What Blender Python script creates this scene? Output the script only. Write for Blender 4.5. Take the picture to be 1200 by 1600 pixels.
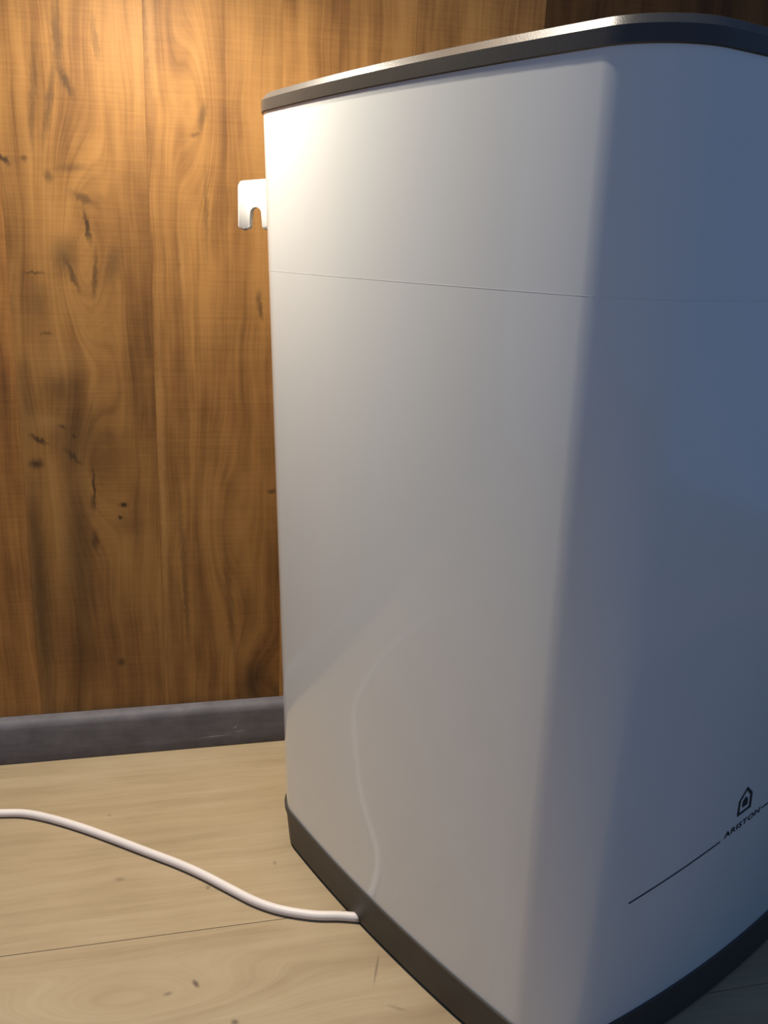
import bpy, bmesh, math, random
from mathutils import Vector, Matrix
random.seed(7)

# ------------------------------------------------------------------ camera
scene = bpy.context.scene
for o in list(bpy.data.objects):
    bpy.data.objects.remove(o)
col = scene.collection

cam_data = bpy.data.cameras.new('camera')
cam_data.sensor_fit = 'VERTICAL'
cam_data.sensor_height = 32.0
cam_data.lens = 28.0
cam_data.clip_start = 0.01
cam = bpy.data.objects.new('camera', cam_data)
col.objects.link(cam)
RIGHT = Vector((0.97259, -0.22943, 0.03781))
UP = Vector((0.02903, 0.28115, 0.95923))
FWD = Vector((0.2307, 0.93184, -0.2801))
cm = Matrix((RIGHT, UP, -FWD)).transposed().to_4x4()
cm.translation = Vector((0, 0, 0.5))
cam.matrix_world = cm
scene.camera = cam

# ------------------------------------------------------------------ world and lights
world = bpy.data.worlds.new('world')
scene.world = world
world.use_nodes = True
bg = world.node_tree.nodes['Background']
bg.inputs[0].default_value = (0.28, 0.50, 1.0, 1)
bg.inputs[1].default_value = 0.27

def area(name, loc, target, size, power, color, size_y=None, spread=180):
    l = bpy.data.lights.new(name, 'AREA')
    l.energy = power
    l.color = color
    l.shape = 'RECTANGLE' if size_y else 'DISK'
    l.size = size
    if size_y:
        l.size_y = size_y
    l.spread = math.radians(spread)
    o = bpy.data.objects.new(name, l)
    col.objects.link(o)
    o.location = loc
    o.rotation_euler = (Vector(target) - Vector(loc)).to_track_quat('-Z', 'Y').to_euler()
    return o

# warm downlight by the wall; unseen second lamp added to brighten the heater's side
for nm, (lx, ly, lz), pw in (('downlight_near_heater', (-0.015, 0.695, 0.735), 2.2), ('heater_side_fill', (-0.13, 0.70, 1.25), 9.3)):
    area(nm, (lx, ly, lz), (lx, ly, 0.0), 0.03, pw, (1.0, 0.90, 0.755))

scene.view_settings.view_transform = 'Standard'
scene.view_settings.look = 'None'
scene.view_settings.exposure = 0.0
scene.view_settings.gamma = 1.0
scene.view_settings.use_curve_mapping = False


# ------------------------------------------------------------------ node helpers
class NT:
    def __init__(self, name):
        self.m = bpy.data.materials.new(name)
        self.m.use_nodes = True
        self.t = self.m.node_tree
        self.b = self.t.nodes['Principled BSDF']

    def _set(self, sock, v):
        if v is None:
            return
        if isinstance(v, bpy.types.NodeSocket):
            self.t.links.new(v, sock)
        else:
            sock.default_value = v

    def pos(self):
        return self.t.nodes.new('ShaderNodeNewGeometry').outputs['Position']

    def math(self, op, a, b=None, c=None):
        n = self.t.nodes.new('ShaderNodeMath')
        n.operation = op
        for i, v in enumerate((a, b, c)):
            self._set(n.inputs[i], v)
        return n.outputs[0]

    def sep(self, v):
        n = self.t.nodes.new('ShaderNodeSeparateXYZ')
        self._set(n.inputs[0], v)
        return n.outputs

    def comb(self, x, y, z=0.0):
        n = self.t.nodes.new('ShaderNodeCombineXYZ')
        for i, v in enumerate((x, y, z)):
            self._set(n.inputs[i], v)
        return n.outputs[0]

    def noise(self, vec, scale=1.0, detail=3.0, rough=0.55, dist=0.0):
        n = self.t.nodes.new('ShaderNodeTexNoise')
        self._set(n.inputs['Vector'], vec)
        n.inputs['Scale'].default_value = scale
        n.inputs['Detail'].default_value = detail
        n.inputs['Roughness'].default_value = rough
        n.inputs['Distortion'].default_value = dist
        return n.outputs[0]

    def vmul(self, v, s):
        n = self.t.nodes.new('ShaderNodeVectorMath')
        n.operation = 'MULTIPLY'
        self._set(n.inputs[0], v)
        n.inputs[1].default_value = s
        return n.outputs[0]

    def vadd(self, a, b):
        n = self.t.nodes.new('ShaderNodeVectorMath')
        n.operation = 'ADD'
        self._set(n.inputs[0], a)
        self._set(n.inputs[1], b)
        return n.outputs[0]

    def ramp(self, f, stops):
        n = self.t.nodes.new('ShaderNodeValToRGB')
        self._set(n.inputs[0], f)
        e = n.color_ramp.elements
        while len(e) < len(stops):
            e.new(0.5)
        for el, (p, c) in zip(e, stops):
            el.position = p
            el.color = (*c, 1) if len(c) == 3 else c
        return n.outputs[0]

    def mix(self, f, a, b, mode='MIX'):
        n = self.t.nodes.new('ShaderNodeMix')
        n.data_type = 'RGBA'
        n.blend_type = mode
        self._set(n.inputs[0], f)
        for s, v in ((n.inputs[6], a), (n.inputs[7], b)):
            if isinstance(v, tuple) and len(v) == 3:
                v = (*v, 1)
            self._set(s, v)
        return n.outputs[2]

    def maprange(self, v, a, b, c, d, kind='SMOOTHSTEP'):
        n = self.t.nodes.new('ShaderNodeMapRange')
        n.interpolation_type = kind
        self._set(n.inputs[0], v)
        for i, x in enumerate((a, b, c, d)):
            n.inputs[i + 1].default_value = x
        return n.outputs[0]

    def spot(self, vec, cx, cy, rx, ry, rot, inner, val):
        """val inside an ellipse of the print, 0 outside"""
        n = self.t.nodes.new('ShaderNodeMapping')
        n.vector_type = 'TEXTURE'
        self._set(n.inputs[0], vec)
        n.inputs['Location'].default_value = (cx, cy, 0)
        n.inputs['Rotation'].default_value = (0, 0, math.radians(rot))
        n.inputs['Scale'].default_value = (rx, ry, 1)
        l = self.t.nodes.new('ShaderNodeVectorMath')
        l.operation = 'LENGTH'
        self._set(l.inputs[0], n.outputs[0])
        return self.maprange(l.outputs['Value'], inner, 1.25, val, 0.0)

    def info(self):
        return self.t.nodes.new('ShaderNodeObjectInfo')

    def bump(self, h, strength, dist=0.001):
        n = self.t.nodes.new('ShaderNodeBump')
        n.inputs['Strength'].default_value = strength
        n.inputs['Distance'].default_value = dist
        self._set(n.inputs['Height'], h)
        self.t.links.new(n.outputs[0], self.b.inputs['Normal'])

    def base(self, c, rough=0.5, spec=0.5):
        if isinstance(c, tuple) and len(c) == 3:
            c = (*c, 1)
        self._set(self.b.inputs['Base Color'], c)
        self._set(self.b.inputs['Roughness'], rough)
        self.b.inputs['Specular IOR Level'].default_value = spec


# ------------------------------------------------------------------ materials
DARK = [(-0.044, 0.2594, 0.0041, 0.0031, 0, 0.95), (-0.0474, 0.2475, 0.0023, 0.0025, 0, 0.85),
        (-0.0946, 0.3348, 0.0039, 0.0018, -20, 0.75), (-0.0851, 0.3258, 0.0028, 0.0018, -30, 0.6),
        (-0.1157, 0.3232, 0.0088, 0.0024, -30, 0.75), (-0.1188, 0.3005, 0.0066, 0.0048, 0, 0.75),
        (-0.0867, 0.3072, 0.0101, 0.0024, -50, 0.6), (-0.0696, 0.2782, 0.0017, 0.0185, 0, 0.75),
        (-0.071, 0.2627, 0.0029, 0.0087, 0, 0.5), (-0.0712, 0.2248, 0.0035, 0.0102, 0, 0.55),
        (-0.0637, 0.51, 0.0021, 0.0148, 8, 0.8), (-0.0594, 0.4695, 0.0022, 0.0218, -5, 0.55),
        (-0.0777, 0.4679, 0.0021, 0.0163, 20, 0.6), (-0.0841, 0.4838, 0.0116, 0.018, 0, 0.62),
        (-0.0434, 0.4798, 0.0065, 0.0184, -8, 0.6), (-0.1096, 0.4701, 0.0094, 0.0011, 0, 0.6),
        (-0.1024, 0.4185, 0.0053, 0.0017, 0, 0.5), (-0.128, 0.5611, 0.007, 0.0025, -35, 0.8),
        (-0.1114, 0.5625, 0.0025, 0.003, 0, 0.5), (-0.0926, 0.5495, 0.0041, 0.0051, 20, 0.5),
        (-0.0657, 0.5329, 0.0115, 0.0042, -25, 0.5), (-0.0737, 0.5571, 0.0135, 0.0036, 5, 0.35),
        (-0.0744, 0.6234, 0.0035, 0.012, 25, 0.6), (-0.0889, 0.6069, 0.0028, 0.030, -10, 0.5), (-0.1009, 0.612, 0.003, 0.040, -6, 0.4),
        (-0.0799, 0.6554, 0.0040, 0.0304, 0, 0.5), (-0.05, 0.6579, 0.003, 0.019, 5, 0.35),
        (-0.0862, 0.2029, 0.0139, 0.1226, 0, 0.62), (-0.124, 0.1632, 0.0092, 0.1249, 0, 0.72),
        (-0.1234, 0.3508, 0.0076, 0.0405, 0, 0.4), (-0.0822, 0.3291, 0.0251, 0.0358, 0, 0.5), (-0.095, 0.37, 0.016, 0.014, 0, 0.4), (-0.108, 0.445, 0.012, 0.02, 0, 0.35),
        (-0.0526, 0.0974, 0.0037, 0.0042, 0, 0.6), (0.0764, 0.0667, 0.0146, 0.0263, -20, 0.55),
        (0.0853, 0.4431, 0.0024, 0.0092, 8, 0.6), (0.0836, 0.454, 0.0023, 0.0069, 0, 0.4),
        (0.0356, 0.6045, 0.0033, 0.0122, -12, 0.45), (0.0288, 0.5892, 0.0043, 0.002, 20, 0.45),
        (0.0375, 0.5273, 0.0022, 0.0376, 0, 0.35), (0.0958, 0.2692, 0.0044, 0.0026, 0, 0.6),
        (0.0105, 0.1852, 0.0031, 0.0869, 2, 0.4), (0.0549, 0.1487, 0.0038, 0.0623, 5, 0.35),
        (-0.0377, 0.2396, 0.0177, 0.0128, 0, 0.3)]
LIGHT = [(-0.0075, 0.2514, 0.0036, 0.2105, 0, 0.5), (-0.0061, 0.6615, 0.0052, 0.0914, 0, 0.4),
         (0.0158, 0.4774, 0.0034, 0.0331, 0, 0.4), (-0.1092, 0.339, 0.0219, 0.0117, 0, 0.4),
         (-0.092, 0.3967, 0.0325, 0.0227, 0, 0.35), (-0.0166, 0.6269, 0.0053, 0.0788, 0, 0.3)]
BUMP = [(-0.0746, 0.4852, 0.0318, 0.1232, 0, 0.055), (-0.0755, 0.2967, 0.0351, 0.0913, 0, 0.05),
        (0.0467, 0.2497, 0.0271, 0.1231, 0, 0.03), (0.0336, 0.6104, 0.0216, 0.091, 0, -0.03),
        (0.0771, 0.0688, 0.0331, 0.0584, 0, 0.03)]


def wall_wood():
    """knotty laminate; object colour: R seed, G tone, B redness"""
    n = NT('wall_wood')
    p = n.sep(n.pos())
    inf = n.sep(n.info().outputs['Color'])
    seed = n.math('MULTIPLY', inf[0], 17.3)
    uv = n.comb(p[0], p[2])
    w = n.noise(n.comb(n.math('MULTIPLY', p[0], 14.0), n.math('MULTIPLY', p[2], 7.0), seed), 1.0, 2.0)
    g = n.math('MULTIPLY_ADD', n.math('SUBTRACT', w, 0.5), 0.022, p[0])
    for (cx, cy, rx, ry, rot, a) in BUMP:
        g = n.math('ADD', g, n.spot(uv, cx, cy, rx, ry, rot, 0.0, a * 0.7))
    broad = n.noise(n.comb(n.math('MULTIPLY', g, 60.0), n.math('MULTIPLY', p[2], 1.6), seed), 1.0, 3.0, 0.6)
    fine = n.noise(n.comb(n.math('MULTIPLY', g, 420.0), n.math('MULTIPLY', p[2], 9.0), seed), 1.0, 2.0, 0.6)
    patch = n.noise(n.comb(n.math('MULTIPLY', p[0], 22.0), n.math('MULTIPLY', p[2], 6.0), seed), 1.0, 3.0, 0.6)
    saw = n.noise(n.comb(n.math('MULTIPLY', p[0], 18.0), n.math('MULTIPLY', p[2], 420.0), seed), 1.0, 1.0)
    f = n.math('MULTIPLY_ADD', broad, 0.42, n.math('MULTIPLY', fine, 0.18))
    f = n.math('MULTIPLY_ADD', patch, 0.50, f)
    f = n.math('MULTIPLY_ADD', saw, 0.06, f)
    c = n.ramp(f, [(0.37, (0.072, 0.033, 0.012)), (0.50, (0.165, 0.077, 0.023)),
                   (0.62, (0.258, 0.128, 0.038)), (0.78, (0.335, 0.177, 0.056))])
    # knots, checks and smoky streaks of the print
    jit = n.noise(n.comb(n.math('MULTIPLY', p[0], 300.0), n.math('MULTIPLY', p[2], 130.0)), 1.0, 3.0)
    jv = n.math('MULTIPLY', n.math('SUBTRACT', jit, 0.5), 0.006)
    uvj = n.comb(n.math('ADD', p[0], jv), n.math('MULTIPLY_ADD', jv, 1.0, p[2]))
    k = 1.0
    for (cx, cy, rx, ry, rot, a) in DARK:
        big = rx > 0.006 and ry > 0.006
        s = n.spot(uvj, cx, cy, rx * 1.2, ry * 1.2, rot, 0.0 if big else 0.15, a * 0.9 if big else min(0.95, a * 1.08))
        k = n.math('MULTIPLY', k, n.math('SUBTRACT', 1.0, s))
    c = n.mix(n.math('SUBTRACT', 1.0, k), c, (0.030, 0.019, 0.011))
    l = None
    for (cx, cy, rx, ry, rot, a) in LIGHT:
        s = n.spot(uvj, cx, cy, rx, ry, rot, 0.0, a)
        l = s if l is None else n.math('ADD', l, s)
    c = n.mix(l, c, (0.33, 0.18, 0.062))
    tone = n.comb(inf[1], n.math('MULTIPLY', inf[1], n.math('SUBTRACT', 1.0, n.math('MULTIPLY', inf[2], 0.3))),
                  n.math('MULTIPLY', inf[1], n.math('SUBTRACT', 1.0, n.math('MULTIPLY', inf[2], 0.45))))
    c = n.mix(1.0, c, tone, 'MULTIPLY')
    n.base(c, 0.58, 0.2)
    n.bump(n.math('ADD', n.math('MULTIPLY', fine, 0.6), saw), 0.12, 0.0006)
    return n.m


def floor_wood():
    n = NT('floor_wood')
    p = n.sep(n.pos())
    inf = n.sep(n.info().outputs['Color'])
    seed = n.math('MULTIPLY', inf[0], 23.1)
    xy = n.comb(p[0], p[1])
    w = n.noise(n.comb(n.math('MULTIPLY', p[0], 5.0), n.math('MULTIPLY', p[1], 14.0), seed), 1.0, 2.0)
    g = n.math('MULTIPLY_ADD', n.math('SUBTRACT', w, 0.5), 0.03, p[1])
    g = n.math('ADD', g, n.spot(xy, -0.035, 0.515, 0.11, 0.036, 0, 0.0, 0.05))
    broad = n.noise(n.comb(n.math('MULTIPLY', p[0], 2.5), n.math('MULTIPLY', g, 70.0), seed), 1.0, 3.0, 0.6)
    fine = n.noise(n.comb(n.math('MULTIPLY', p[0], 16.0), n.math('MULTIPLY', g, 420.0), seed), 1.0, 2.0, 0.6)
    patch = n.noise(n.comb(n.math('MULTIPLY', p[0], 9.0), n.math('MULTIPLY', p[1], 24.0), seed), 1.0, 3.0, 0.6)
    f = n.math('MULTIPLY_ADD', broad, 0.42, n.math('MULTIPLY', fine, 0.20))
    f = n.math('MULTIPLY_ADD', patch, 0.40, f)
    c = n.ramp(f, [(0.28, (0.29, 0.213, 0.126)), (0.50, (0.40, 0.308, 0.188)), (0.74, (0.475, 0.383, 0.25))])
    k = 1.0
    px = 0.00055
    for (cx, cy, w_, h_, rot, a) in [(0.007, 0.5246, 4, 9, 25, 0.85), (-0.0122, 0.5192, 7, 4, 10, 0.5),
                                     (0.0314, 0.4865, 6, 5, -30, 0.75), (-0.0497, 0.6459, 9, 5, -5, 0.4),
                                     (0.0199, 0.6227, 4, 5, 0, 0.5), (-0.0626, 0.7356, 5, 3, -30, 0.35),
                                     (0.0762, 0.6436, 3, 6, 0, 0.4), (0.1347, 0.5129, 2, 30, -20, 0.5),
                                     (0.141, 0.4768, 14, 3, -30, 0.35), (0.0, 0.69, 150, 12, 4, 0.12)]:
        s = n.spot(xy, cx, cy, w_ * px, h_ * px, rot, 0.2, a)
        k = n.math('MULTIPLY', k, n.math('SUBTRACT', 1.0, s))
    c = n.mix(n.math('SUBTRACT', 1.0, k), c, (0.09, 0.07, 0.05))
    tone = n.comb(inf[1], inf[1], inf[1])
    c = n.mix(1.0, c, tone, 'MULTIPLY')
    n.base(c, 0.5, 0.35)
    n.bump(fine, 0.10, 0.0005)
    return n.m


def plain(name, color, rough, spec=0.5, speck=0.0, scale=60, coat=0.0, amp=0.06):
    n = NT(name)
    v = n.noise(n.pos(), scale, 3.0)
    lo = tuple(x * (1 - amp) for x in color)
    hi = tuple(min(1, x * (1 + amp)) for x in color)
    n.base(n.ramp(v, [(0.3, lo), (0.7, hi)]), rough, spec)
    if speck:
        n.bump(n.noise(n.pos(), 1500, 2.0), speck, 0.0004)
    if coat:
        n.b.inputs['Coat Weight'].default_value = coat
        n.b.inputs['Coat Roughness'].default_value = 0.08
    return n.m


M_WALL = wall_wood()
M_FLOOR = floor_wood()
M_GAP = plain('joint_dark', (0.05, 0.035, 0.022), 0.9, 0.1)


def baseboard_mat():
    n = NT('baseboard_grey')
    P = n.pos()
    a = n.noise(P, 45, 4.0, 0.6)
    b = n.noise(n.vmul(P, (30, 30, 220)), 1.0, 3.0)
    c = n.ramp(n.math('MULTIPLY_ADD', b, 0.35, n.math('MULTIPLY', a, 0.65)),
               [(0.35, (0.10, 0.096, 0.108)), (0.7, (0.165, 0.158, 0.174))])
    p = n.sep(P)
    xz = n.comb(p[0], p[2])
    s = n.math('ADD', n.spot(xz, 0.037, 0.0125, 0.016, 0.0007, 2, 0.3, 0.55), n.spot(xz, 0.062, 0.016, 0.006, 0.0008, 3, 0.3, 0.45))
    s = n.math('ADD', s, n.spot(xz, 0.058, 0.021, 0.002, 0.0012, 40, 0.3, 0.6))
    c = n.mix(s, c, (0.42, 0.40, 0.40))
    n.base(c, 0.65, 0.3)
    n.b.inputs['Sheen Weight'].default_value = 0.35
    n.b.inputs['Sheen Roughness'].default_value = 0.4
    n.bump(n.noise(P, 1100, 2.0), 0.25, 0.0005)
    return n.m


M_BASE = baseboard_mat()
M_WHITE = plain('white_enamel', (0.80, 0.825, 0.80), 0.30, 0.5, 0.0, 8, 1.0, 0.01)
M_TRIM = plain('grey_trim_plastic', (0.055, 0.052, 0.047), 0.32, 0.5, 0.15, 90)
M_PLINTH = plain('grey_plinth_plastic', (0.058, 0.052, 0.043), 0.45, 0.4, 0.15, 90)
M_PRINT = plain('dark_print', (0.022, 0.024, 0.032), 0.4, 0.4)
M_FILM = plain('film_edge_grey', (0.72, 0.72, 0.71), 0.35, 0.5)
M_BRACKET = plain('white_moulded_plastic', (0.62, 0.63, 0.61), 0.4, 0.5, 0.0, 20, 0.0, 0.02)
M_TIP = plain('grey_tip', (0.36, 0.38, 0.39), 0.5)
M_CABLE = plain('white_cable_sheath', (0.80, 0.74, 0.70), 0.42, 0.4, 0.0, 25, 0.0, 0.03)


# ------------------------------------------------------------------ object helpers
def link_mesh(name, me, mat, parent=None, loc=None):
    o = bpy.data.objects.new(name, me)
    col.objects.link(o)
    if mat and not me.materials:
        me.materials.append(mat)
    if parent:
        o.parent = parent
    if loc:
        o.location = loc
    return o


def from_bm(name, bm, mat, parent=None, smooth=False):
    bmesh.ops.recalc_face_normals(bm, faces=bm.faces)
    me = bpy.data.meshes.new(name)
    bm.to_mesh(me)
    bm.free()
    if smooth:
        for p in me.polygons:
            p.use_smooth = True
    return link_mesh(name, me, mat, parent)


def box_bm(x0, x1, y0, y1, z0, z1, bevel=0.0):
    bm = bmesh.new()
    r = bmesh.ops.create_cube(bm, size=1.0)
    for v in r['verts']:
        v.co = Vector(((x0 + x1) / 2 + v.co.x * (x1 - x0), (y0 + y1) / 2 + v.co.y * (y1 - y0),
                       (z0 + z1) / 2 + v.co.z * (z1 - z0)))
    if bevel:
        bmesh.ops.bevel(bm, geom=list(bm.edges), offset=bevel, segments=1, profile=0.5, affect='EDGES')
    return bm


# ------------------------------------------------------------------ wall
YF = 0.849          # face of the wall boards
TOPZ = 1.9
wall = from_bm('wall_back', box_bm(-1.4, 1.6, YF + 0.0035, YF + 0.08, 0.0, TOPZ), M_GAP)
wall['kind'] = 'structure'
wall['label'] = 'knotty brown wood board wall behind the white water heater'

seams = [-1.318, -1.199, -1.080, -0.962, -0.843, -0.724, -0.606, -0.487, -0.368, -0.249, -0.1305, -0.0115, 0.1045, 0.2225,
         0.3425, 0.461, 0.580, 0.699, 0.818, 0.937, 1.056, 1.175, 1.294, 1.413, 1.532]
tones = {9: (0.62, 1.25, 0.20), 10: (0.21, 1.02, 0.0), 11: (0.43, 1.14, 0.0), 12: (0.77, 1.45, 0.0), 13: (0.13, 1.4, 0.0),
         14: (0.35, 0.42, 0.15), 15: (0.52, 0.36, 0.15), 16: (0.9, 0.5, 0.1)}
plank_me = None
for i in range(len(seams) - 1):
    w = seams[i + 1] - seams[i]
    if plank_me is None:
        o = from_bm('wall_plank', box_bm(-0.5, 0.5, 0.0, 0.0036, 0.0, TOPZ - 0.001, 0.0), M_WALL, wall)
        plank_me = o.data
    else:
        o = link_mesh('wall_plank', plank_me, None, wall)
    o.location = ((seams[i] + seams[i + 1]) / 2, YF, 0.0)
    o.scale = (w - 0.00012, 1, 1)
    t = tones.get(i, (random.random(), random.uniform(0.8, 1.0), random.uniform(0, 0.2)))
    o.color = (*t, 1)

# ------------------------------------------------------------------ floor
floor = from_bm('floor', box_bm(-1.4, 1.6, -1.6, YF + 0.003, -0.06, -0.0018), M_GAP)
floor['kind'] = 'structure'
floor['label'] = 'pale beige wood plank floor under the water heater'
rows = [YF + 0.002, 0.5765, 0.4464, 0.3163, 0.1862, 0.0561, -0.0740, -0.2041, -0.3342, -0.4643, -0.5944, -0.7245, -0.8546,
        -0.9847, -1.1148, -1.2449, -1.3750, -1.5051]
fp_me = None
for i in range(len(rows) - 1):
    y1, y0 = rows[i], rows[i + 1]
    off = [0.62, 0.90, 0.30, 0.70, -0.10][i % 5]
    cuts = [-1.4] + [c for c in (off - 1.25, off) if c > -1.35] + [1.6]
    for j in range(len(cuts) - 1):
        if fp_me is None:
            o = from_bm('floor_plank', box_bm(-0.5, 0.5, -0.5, 0.5, -0.0019, 0.0), M_FLOOR, floor)
            fp_me = o.data
        else:
            o = link_mesh('floor_plank', fp_me, None, floor)
        o.location = ((cuts[j] + cuts[j + 1]) / 2, (y0 + y1) / 2, 0)
        o.scale = (cuts[j + 1] - cuts[j] - 0.0006, y1 - y0 - 0.0006, 1)
        o.color = (random.random(), random.uniform(0.96, 1.03), 0, 1)

# ------------------------------------------------------------------ baseboard
prof = [(YF - 0.0002, 0.0005), (0.8375, 0.0005), (0.8370, 0.002), (0.8366, 0.012), (0.8366, 0.030)]
for k in range(9):
    a = math.radians(180 - k * 90 / 8)
    prof.append((0.8446 + 0.0080 * math.cos(a), 0.0375 + 0.0085 * math.sin(a)))
prof.append((YF - 0.0002, 0.0462))
bm = bmesh.new()
ends = []
for x in (-1.4, 1.6):
    ends.append([bm.verts.new((x, y, z)) for y, z in prof])
n_ = len(prof)
for k in range(n_):
    bm.faces.new((ends[0][k], ends[0][(k + 1) % n_], ends[1][(k + 1) % n_], ends[1][k]))
bm.faces.new(ends[0])
bm.faces.new(ends[1])
bb = from_bm('baseboard_back', bm, M_BASE)
for p in bb.data.polygons:
    p.use_smooth = len(p.vertices) == 4
bb.data.set_sharp_from_angle(angle=math.radians(40))
bb['kind'] = 'structure'
bb['label'] = 'soft grey baseboard strip with rounded top along the wood wall'

# ------------------------------------------------------------------ water heater
L1, L2, RC, BUL, TAP, HT, HP = 0.36425, 0.322, 0.034, 0.0111, 0.01685, 0.58985, 0.03025
HH = 0.5981
YAW = 0.4122
COR = Vector((0.20853, 0.37456))
UU = Vector((-math.sin(YAW), math.cos(YAW)))
VV = Vector((math.cos(YAW), math.sin(YAW)))
CC = (L1 / 2, L2 / 2)
ROOT = Vector((COR.x + UU.x * CC[0] + VV.x * CC[1], COR.y + UU.y * CC[0] + VV.y * CC[1], 0.0))

heater = bpy.data.objects.new('water_heater', None)
col.objects.link(heater)
heater.location = ROOT
heater['label'] = 'tall white enamelled electric water heater with dark grey trim standing on the floor'
heater['category'] = 'water heater'


def shell(pu, pv, z, off=0.0):
    """point of the bulged, slightly tapered casing, relative to the heater's base centre"""
    un, vn = 2 * pu / L1 - 1, 2 * pv / L2 - 1
    a = pu + BUL * un * (1 - vn * vn)
    b = pv + BUL * vn * (1 - un * un)
    t = TAP * (1 - z / HH)
    a = (a - CC[0]) * (1 + (off - t) / CC[0])
    b = (b - CC[1]) * (1 + (off - t) / CC[1])
    return Vector((a * UU.x + b * VV.x, a * UU.y + b * VV.y, z))


def plan_points():
    pts = []
    n = 14
    for cx, cy, a0 in ((L1 - RC, RC, -90), (L1 - RC, L2 - RC, 0), (RC, L2 - RC, 90), (RC, RC, 180)):
        for k in range(n + 1):
            a = math.radians(a0 + 90 * k / n)
            pts.append((cx + RC * math.cos(a), cy + RC * math.sin(a)))
    out = []
    for i, a in enumerate(pts):
        b = pts[(i + 1) % len(pts)]
        d = math.hypot(b[0] - a[0], b[1] - a[1])
        k = 16 if d > 0.1 else 1
        for j in range(k):
            out.append((a[0] + (b[0] - a[0]) * j / k, a[1] + (b[1] - a[1]) * j / k))
    return out


PLAN = plan_points()


def loft(name, profile, mat, cap_bottom=True, cap_top=True, sharp=35):
    bm = bmesh.new()
    rings = [[bm.verts.new(shell(u * (1 - (p[2] if len(p) > 2 else 0.0) / L1), v, p[1], p[0])) for u, v in PLAN] for p in profile]
    n = len(PLAN)
    for a, b in zip(rings, rings[1:]):
        for i in range(n):
            bm.faces.new((a[i], a[(i + 1) % n], b[(i + 1) % n], b[i]))
    if cap_bottom:
        bm.faces.new(rings[0])
    if cap_top:
        bm.faces.new(rings[-1])
    o = from_bm(name, bm, mat, heater, smooth=True)
    o.data.set_sharp_from_angle(angle=math.radians(sharp))
    return o


body = loft('body', [(0, HP + (HT - HP) * k / 12) for k in range(13)], M_WHITE)
rim = loft('top_rim', [(-0.003, HT - 0.0002), (0.0004, HT), (0.0010, HT + 0.0005), (0.0010, HT + 0.0078), (0.0008, HT + 0.0081),
                       (-0.0018, HT + 0.0121), (-0.0024, HT + 0.0124), (-0.012, HT + 0.0128), (-0.06, HT + 0.0140)], M_TRIM, sharp=28)
rim['label'] = 'dark grey bevelled top trim'
plinth = loft('plinth', [(-0.0060, 0.0, 0.018), (-0.0060, 0.0022, 0.018), (0.0028, 0.0026, 0.018), (0.0034, 0.004, 0.016), (0.0014, HP - 0.007, 0.004),
                         (0.0014, HP - 0.0045), (0.0015, HP - 0.0005), (0.0010, HP)], M_PLINTH, sharp=40)
plinth['label'] = 'dark grey plastic plinth'
# edge of the protective film, running round the casing
film = loft('film_edge', [(-0.0001, 0.48260), (0.00005, 0.48262), (0.00005, 0.48284), (-0.0001, 0.48286)], M_FILM, False, False)


def front(v, z, off=0.00035):
    return shell(0.0, v, z, off)


def poly_part(name, loops, faces, parent=heater, mat=M_PRINT, off=0.00035):
    me = bpy.data.meshes.new(name)
    me.from_pydata([tuple(front(v, z, off)) for v, z in loops], [], faces)
    o = link_mesh(name, me, mat, parent)
    return o


def strip(name, pts, h):
    lo, n = [], len(pts)
    for v, z in pts:
        lo.append((v, z - h / 2))
    for v, z in pts:
        lo.append((v, z + h / 2))
    poly_part(name, lo, [(i, i + 1, n + i + 1, n + i) for i in range(n - 1)])


def lerp_pts(a, b, n=10):
    return [(a[0] + (b[0] - a[0]) * k / n, a[1] + (b[1] - a[1]) * k / n) for k in range(n + 1)]


strip('printed_line', lerp_pts((0.0545, 0.1246), (0.1480, 0.1359)), 0.0010)
strip('printed_line', lerp_pts((0.1995, 0.1432), (0.262, 0.1470)), 0.0010)

# house emblem
outer = [(0.1716, 0.1700), (0.1799, 0.1632), (0.1818, 0.1508), (0.1645, 0.1490), (0.1632, 0.1611)]
inner = [(0.1714, 0.1674), (0.1774, 0.1621), (0.1789, 0.1524), (0.1665, 0.1510), (0.1654, 0.1608)]
emblem = poly_part('emblem', outer + inner, [(i, (i + 1) % 5, 5 + (i + 1) % 5, 5 + i) for i in range(5)])
poly_part('emblem_core', [(0.1720, 0.1625), (0.1750, 0.1596), (0.1757, 0.1552), (0.1693, 0.1546), (0.1685, 0.1590)], [(0, 1, 2, 3, 4)],
          parent=emblem)

# lettering
fc = bpy.data.curves.new('lettering', 'FONT')
fc.body = 'ARISTON'
fc.resolution_u = 3
fc.space_character = 1.08
fc.offset = 0.02
tmp = bpy.data.objects.new('lettering_source', fc)
col.objects.link(tmp)
bpy.context.view_layer.update()
dg = bpy.context.evaluated_depsgraph_get()
lm = bpy.data.meshes.new_from_object(tmp.evaluated_get(dg))
bpy.data.objects.remove(tmp)
xs = [v.co.x for v in lm.vertices]
ys = [v.co.y for v in lm.vertices]
x0, x1, y0, y1 = min(xs), max(xs), min(ys), max(ys)
for v in lm.vertices:
    fx = (v.co.x - x0) / (x1 - x0)
    fy = (v.co.y - y0) / (y1 - y0)
    vv = 0.1522 + fx * 0.0450
    zz = 0.1362 + fx * 0.0046 + fy * 0.0046
    v.co = front(vv, zz)
lm.materials.clear()
lm.name = 'lettering'
link_mesh('lettering', lm, M_PRINT, heater)

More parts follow.
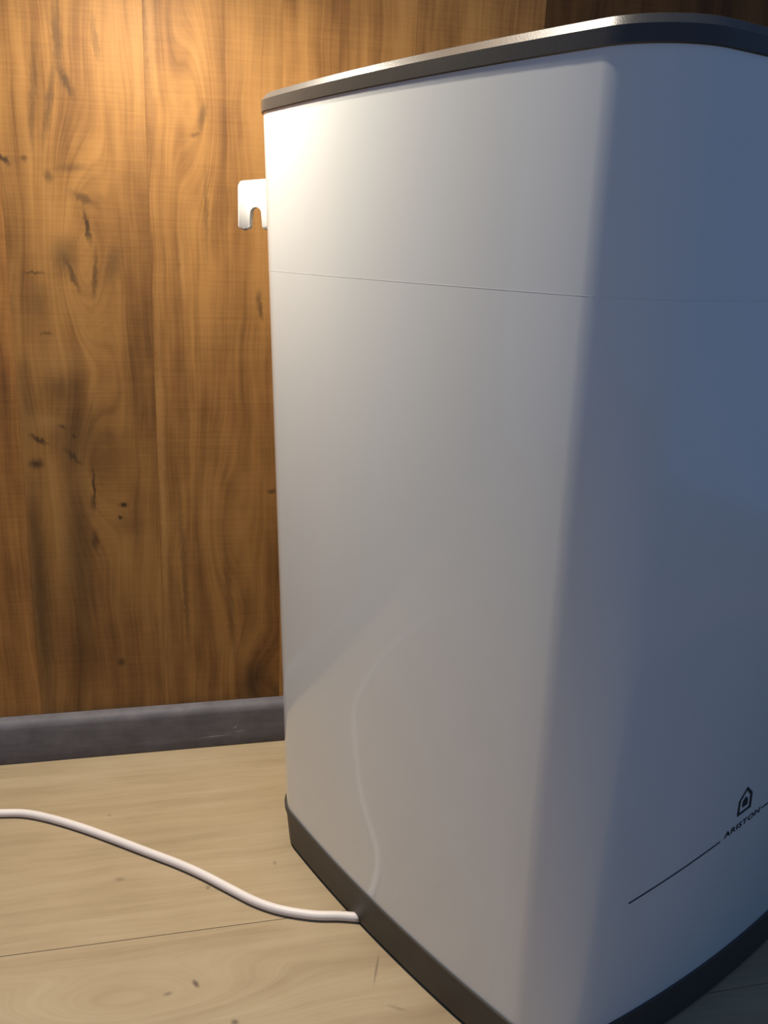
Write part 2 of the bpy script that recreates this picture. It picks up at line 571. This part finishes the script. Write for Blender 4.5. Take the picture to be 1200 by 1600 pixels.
# ------------------------------------------------------------------ rear mounting bracket (plate standing off the back, slot open below)
def bracket():
    bm = bmesh.new()
    V0, TH = 0.0290, 0.0030
    out = []

    def arc(cu, cz, ru, rz, a0, a1, n):
        for k in range(n + 1):
            a = math.radians(a0 + (a1 - a0) * k / n)
            out.append((cu + ru * math.cos(a), cz + rz * math.sin(a)))
    zt, zb, ub, ue = 0.5500, 0.5125, 0.3600, 0.4364
    sc, sr = 0.4064, 0.0098           # slot centre and half width
    arc(ue - 0.0095, zt - 0.0050, 0.0095, 0.0050, 90, 0, 6)
    arc(ue - 0.005, zb + 0.003, 0.005, 0.003, 0, -90, 4)
    arc(sc + sr + 0.004, zb + 0.0025, 0.004, 0.0025, -90, -180, 4)
    arc(sc, 0.5245, sr, 0.0055, 0, 180, 10)
    arc(sc - sr - 0.004, zb + 0.0025, 0.004, 0.0025, 0, -90, 4)
    out.append((0.3790, zb))
    out.append((0.3740, zb + 0.006))
    out.append((ub, zb + 0.006))
    out.append((ub, zt))
    rings = []
    for vv in (V0, V0 + TH):
        ring = []
        for pu, pz in out:
            a, b = pu - CC[0], vv - CC[1]
            ring.append(bm.verts.new((a * UU.x + b * VV.x, a * UU.y + b * VV.y, pz)))
        rings.append(ring)
    n = len(out)
    for i in range(n):
        bm.faces.new((rings[0][i], rings[0][(i + 1) % n], rings[1][(i + 1) % n], rings[1][i]))
    f0 = bm.faces.new(rings[0])
    f1 = bm.faces.new(rings[1])
    edges = list(set(f0.edges) | set(f1.edges))
    bmesh.ops.bevel(bm, geom=edges, offset=0.0007, segments=2, profile=0.5, affect='EDGES')
    o = from_bm('mounting_bracket', bm, M_BRACKET, heater, smooth=True)
    o.data.set_sharp_from_angle(angle=math.radians(50))
    o['label'] = 'white slotted mounting bracket'
    # grey tips of the two prongs
    for uc in ((sc + sr + ue) / 2, (0.3790 + sc - sr) / 2):
        b2 = bmesh.new()
        bmesh.ops.create_uvsphere(b2, u_segments=12, v_segments=8, radius=1.0)
        for v in b2.verts:
            pu = uc + v.co.x * 0.0052 - CC[0]
            pv = V0 + TH / 2 + v.co.y * 0.0016 - CC[1]
            v.co = Vector((pu * UU.x + pv * VV.x, pu * UU.y + pv * VV.y, zb + 0.0006 + v.co.z * 0.0018))
        from_bm('prong_tip', b2, M_TIP, o, smooth=True)


bracket()

# ------------------------------------------------------------------ power cable
R_C = 0.0035
path = [(-0.60, 0.62), (-0.45, 0.70), (-0.30, 0.752), (-0.20, 0.757), (-0.157, 0.7508), (-0.1351, 0.7464), (-0.1121, 0.7347), (-0.0834, 0.7155),
        (-0.0554, 0.6941), (-0.0284, 0.6726), (-0.0022, 0.6518), (0.0179, 0.6335), (0.0372, 0.6136), (0.0559, 0.5951),
        (0.0745, 0.5821), (0.0981, 0.572), (0.1175, 0.5676), (0.1302, 0.5638)]


def catmull(P, n=6):
    out = []
    for i in range(len(P) - 1):
        p0, p1, p2, p3 = P[max(i - 1, 0)], P[i], P[i + 1], P[min(i + 2, len(P) - 1)]
        for k in range(n):
            t = k / n
            out.append(tuple(0.5 * (2 * b + (c - a) * t + (2 * a - 5 * b + 4 * c - d) * t * t + (3 * b - a - 3 * c + d) * t ** 3)
                             for a, b, c, d in zip(p0, p1, p2, p3)))
    out.append(P[-1])
    return out


cp = [Vector((x, y, R_C)) for x, y in catmull(path)]
bm = bmesh.new()
rings = []
for i, p in enumerate(cp):
    d = (cp[min(i + 1, len(cp) - 1)] - cp[max(i - 1, 0)]).normalized()
    s = d.cross(Vector((0, 0, 1))).normalized()
    rings.append([bm.verts.new(p + s * R_C * math.cos(a) + Vector((0, 0, 1)) * R_C * math.sin(a))
                  for a in [2 * math.pi * k / 14 for k in range(14)]])
for a, b in zip(rings, rings[1:]):
    for k in range(14):
        bm.faces.new((a[k], a[(k + 1) % 14], b[(k + 1) % 14], b[k]))
# the cable meets the plinth at an angle: cut its end parallel to the heater's side
d = (cp[-1] - cp[-2]).normalized()
sv = d.cross(Vector((0, 0, 1))).normalized()
al, be = UU.x * d.x + UU.y * d.y, UU.x * sv.x + UU.y * sv.y
for v in rings[-1]:
    v.co += d * ((v.co - cp[-1]).dot(sv) * al / be)
bm.faces.new(rings[0])
bm.faces.new(rings[-1])
cable = from_bm('power_cable', bm, M_CABLE, None, smooth=True)
cable['label'] = 'white round power cable snaking over the beige floor to the grey plinth'
cable['category'] = 'cable'
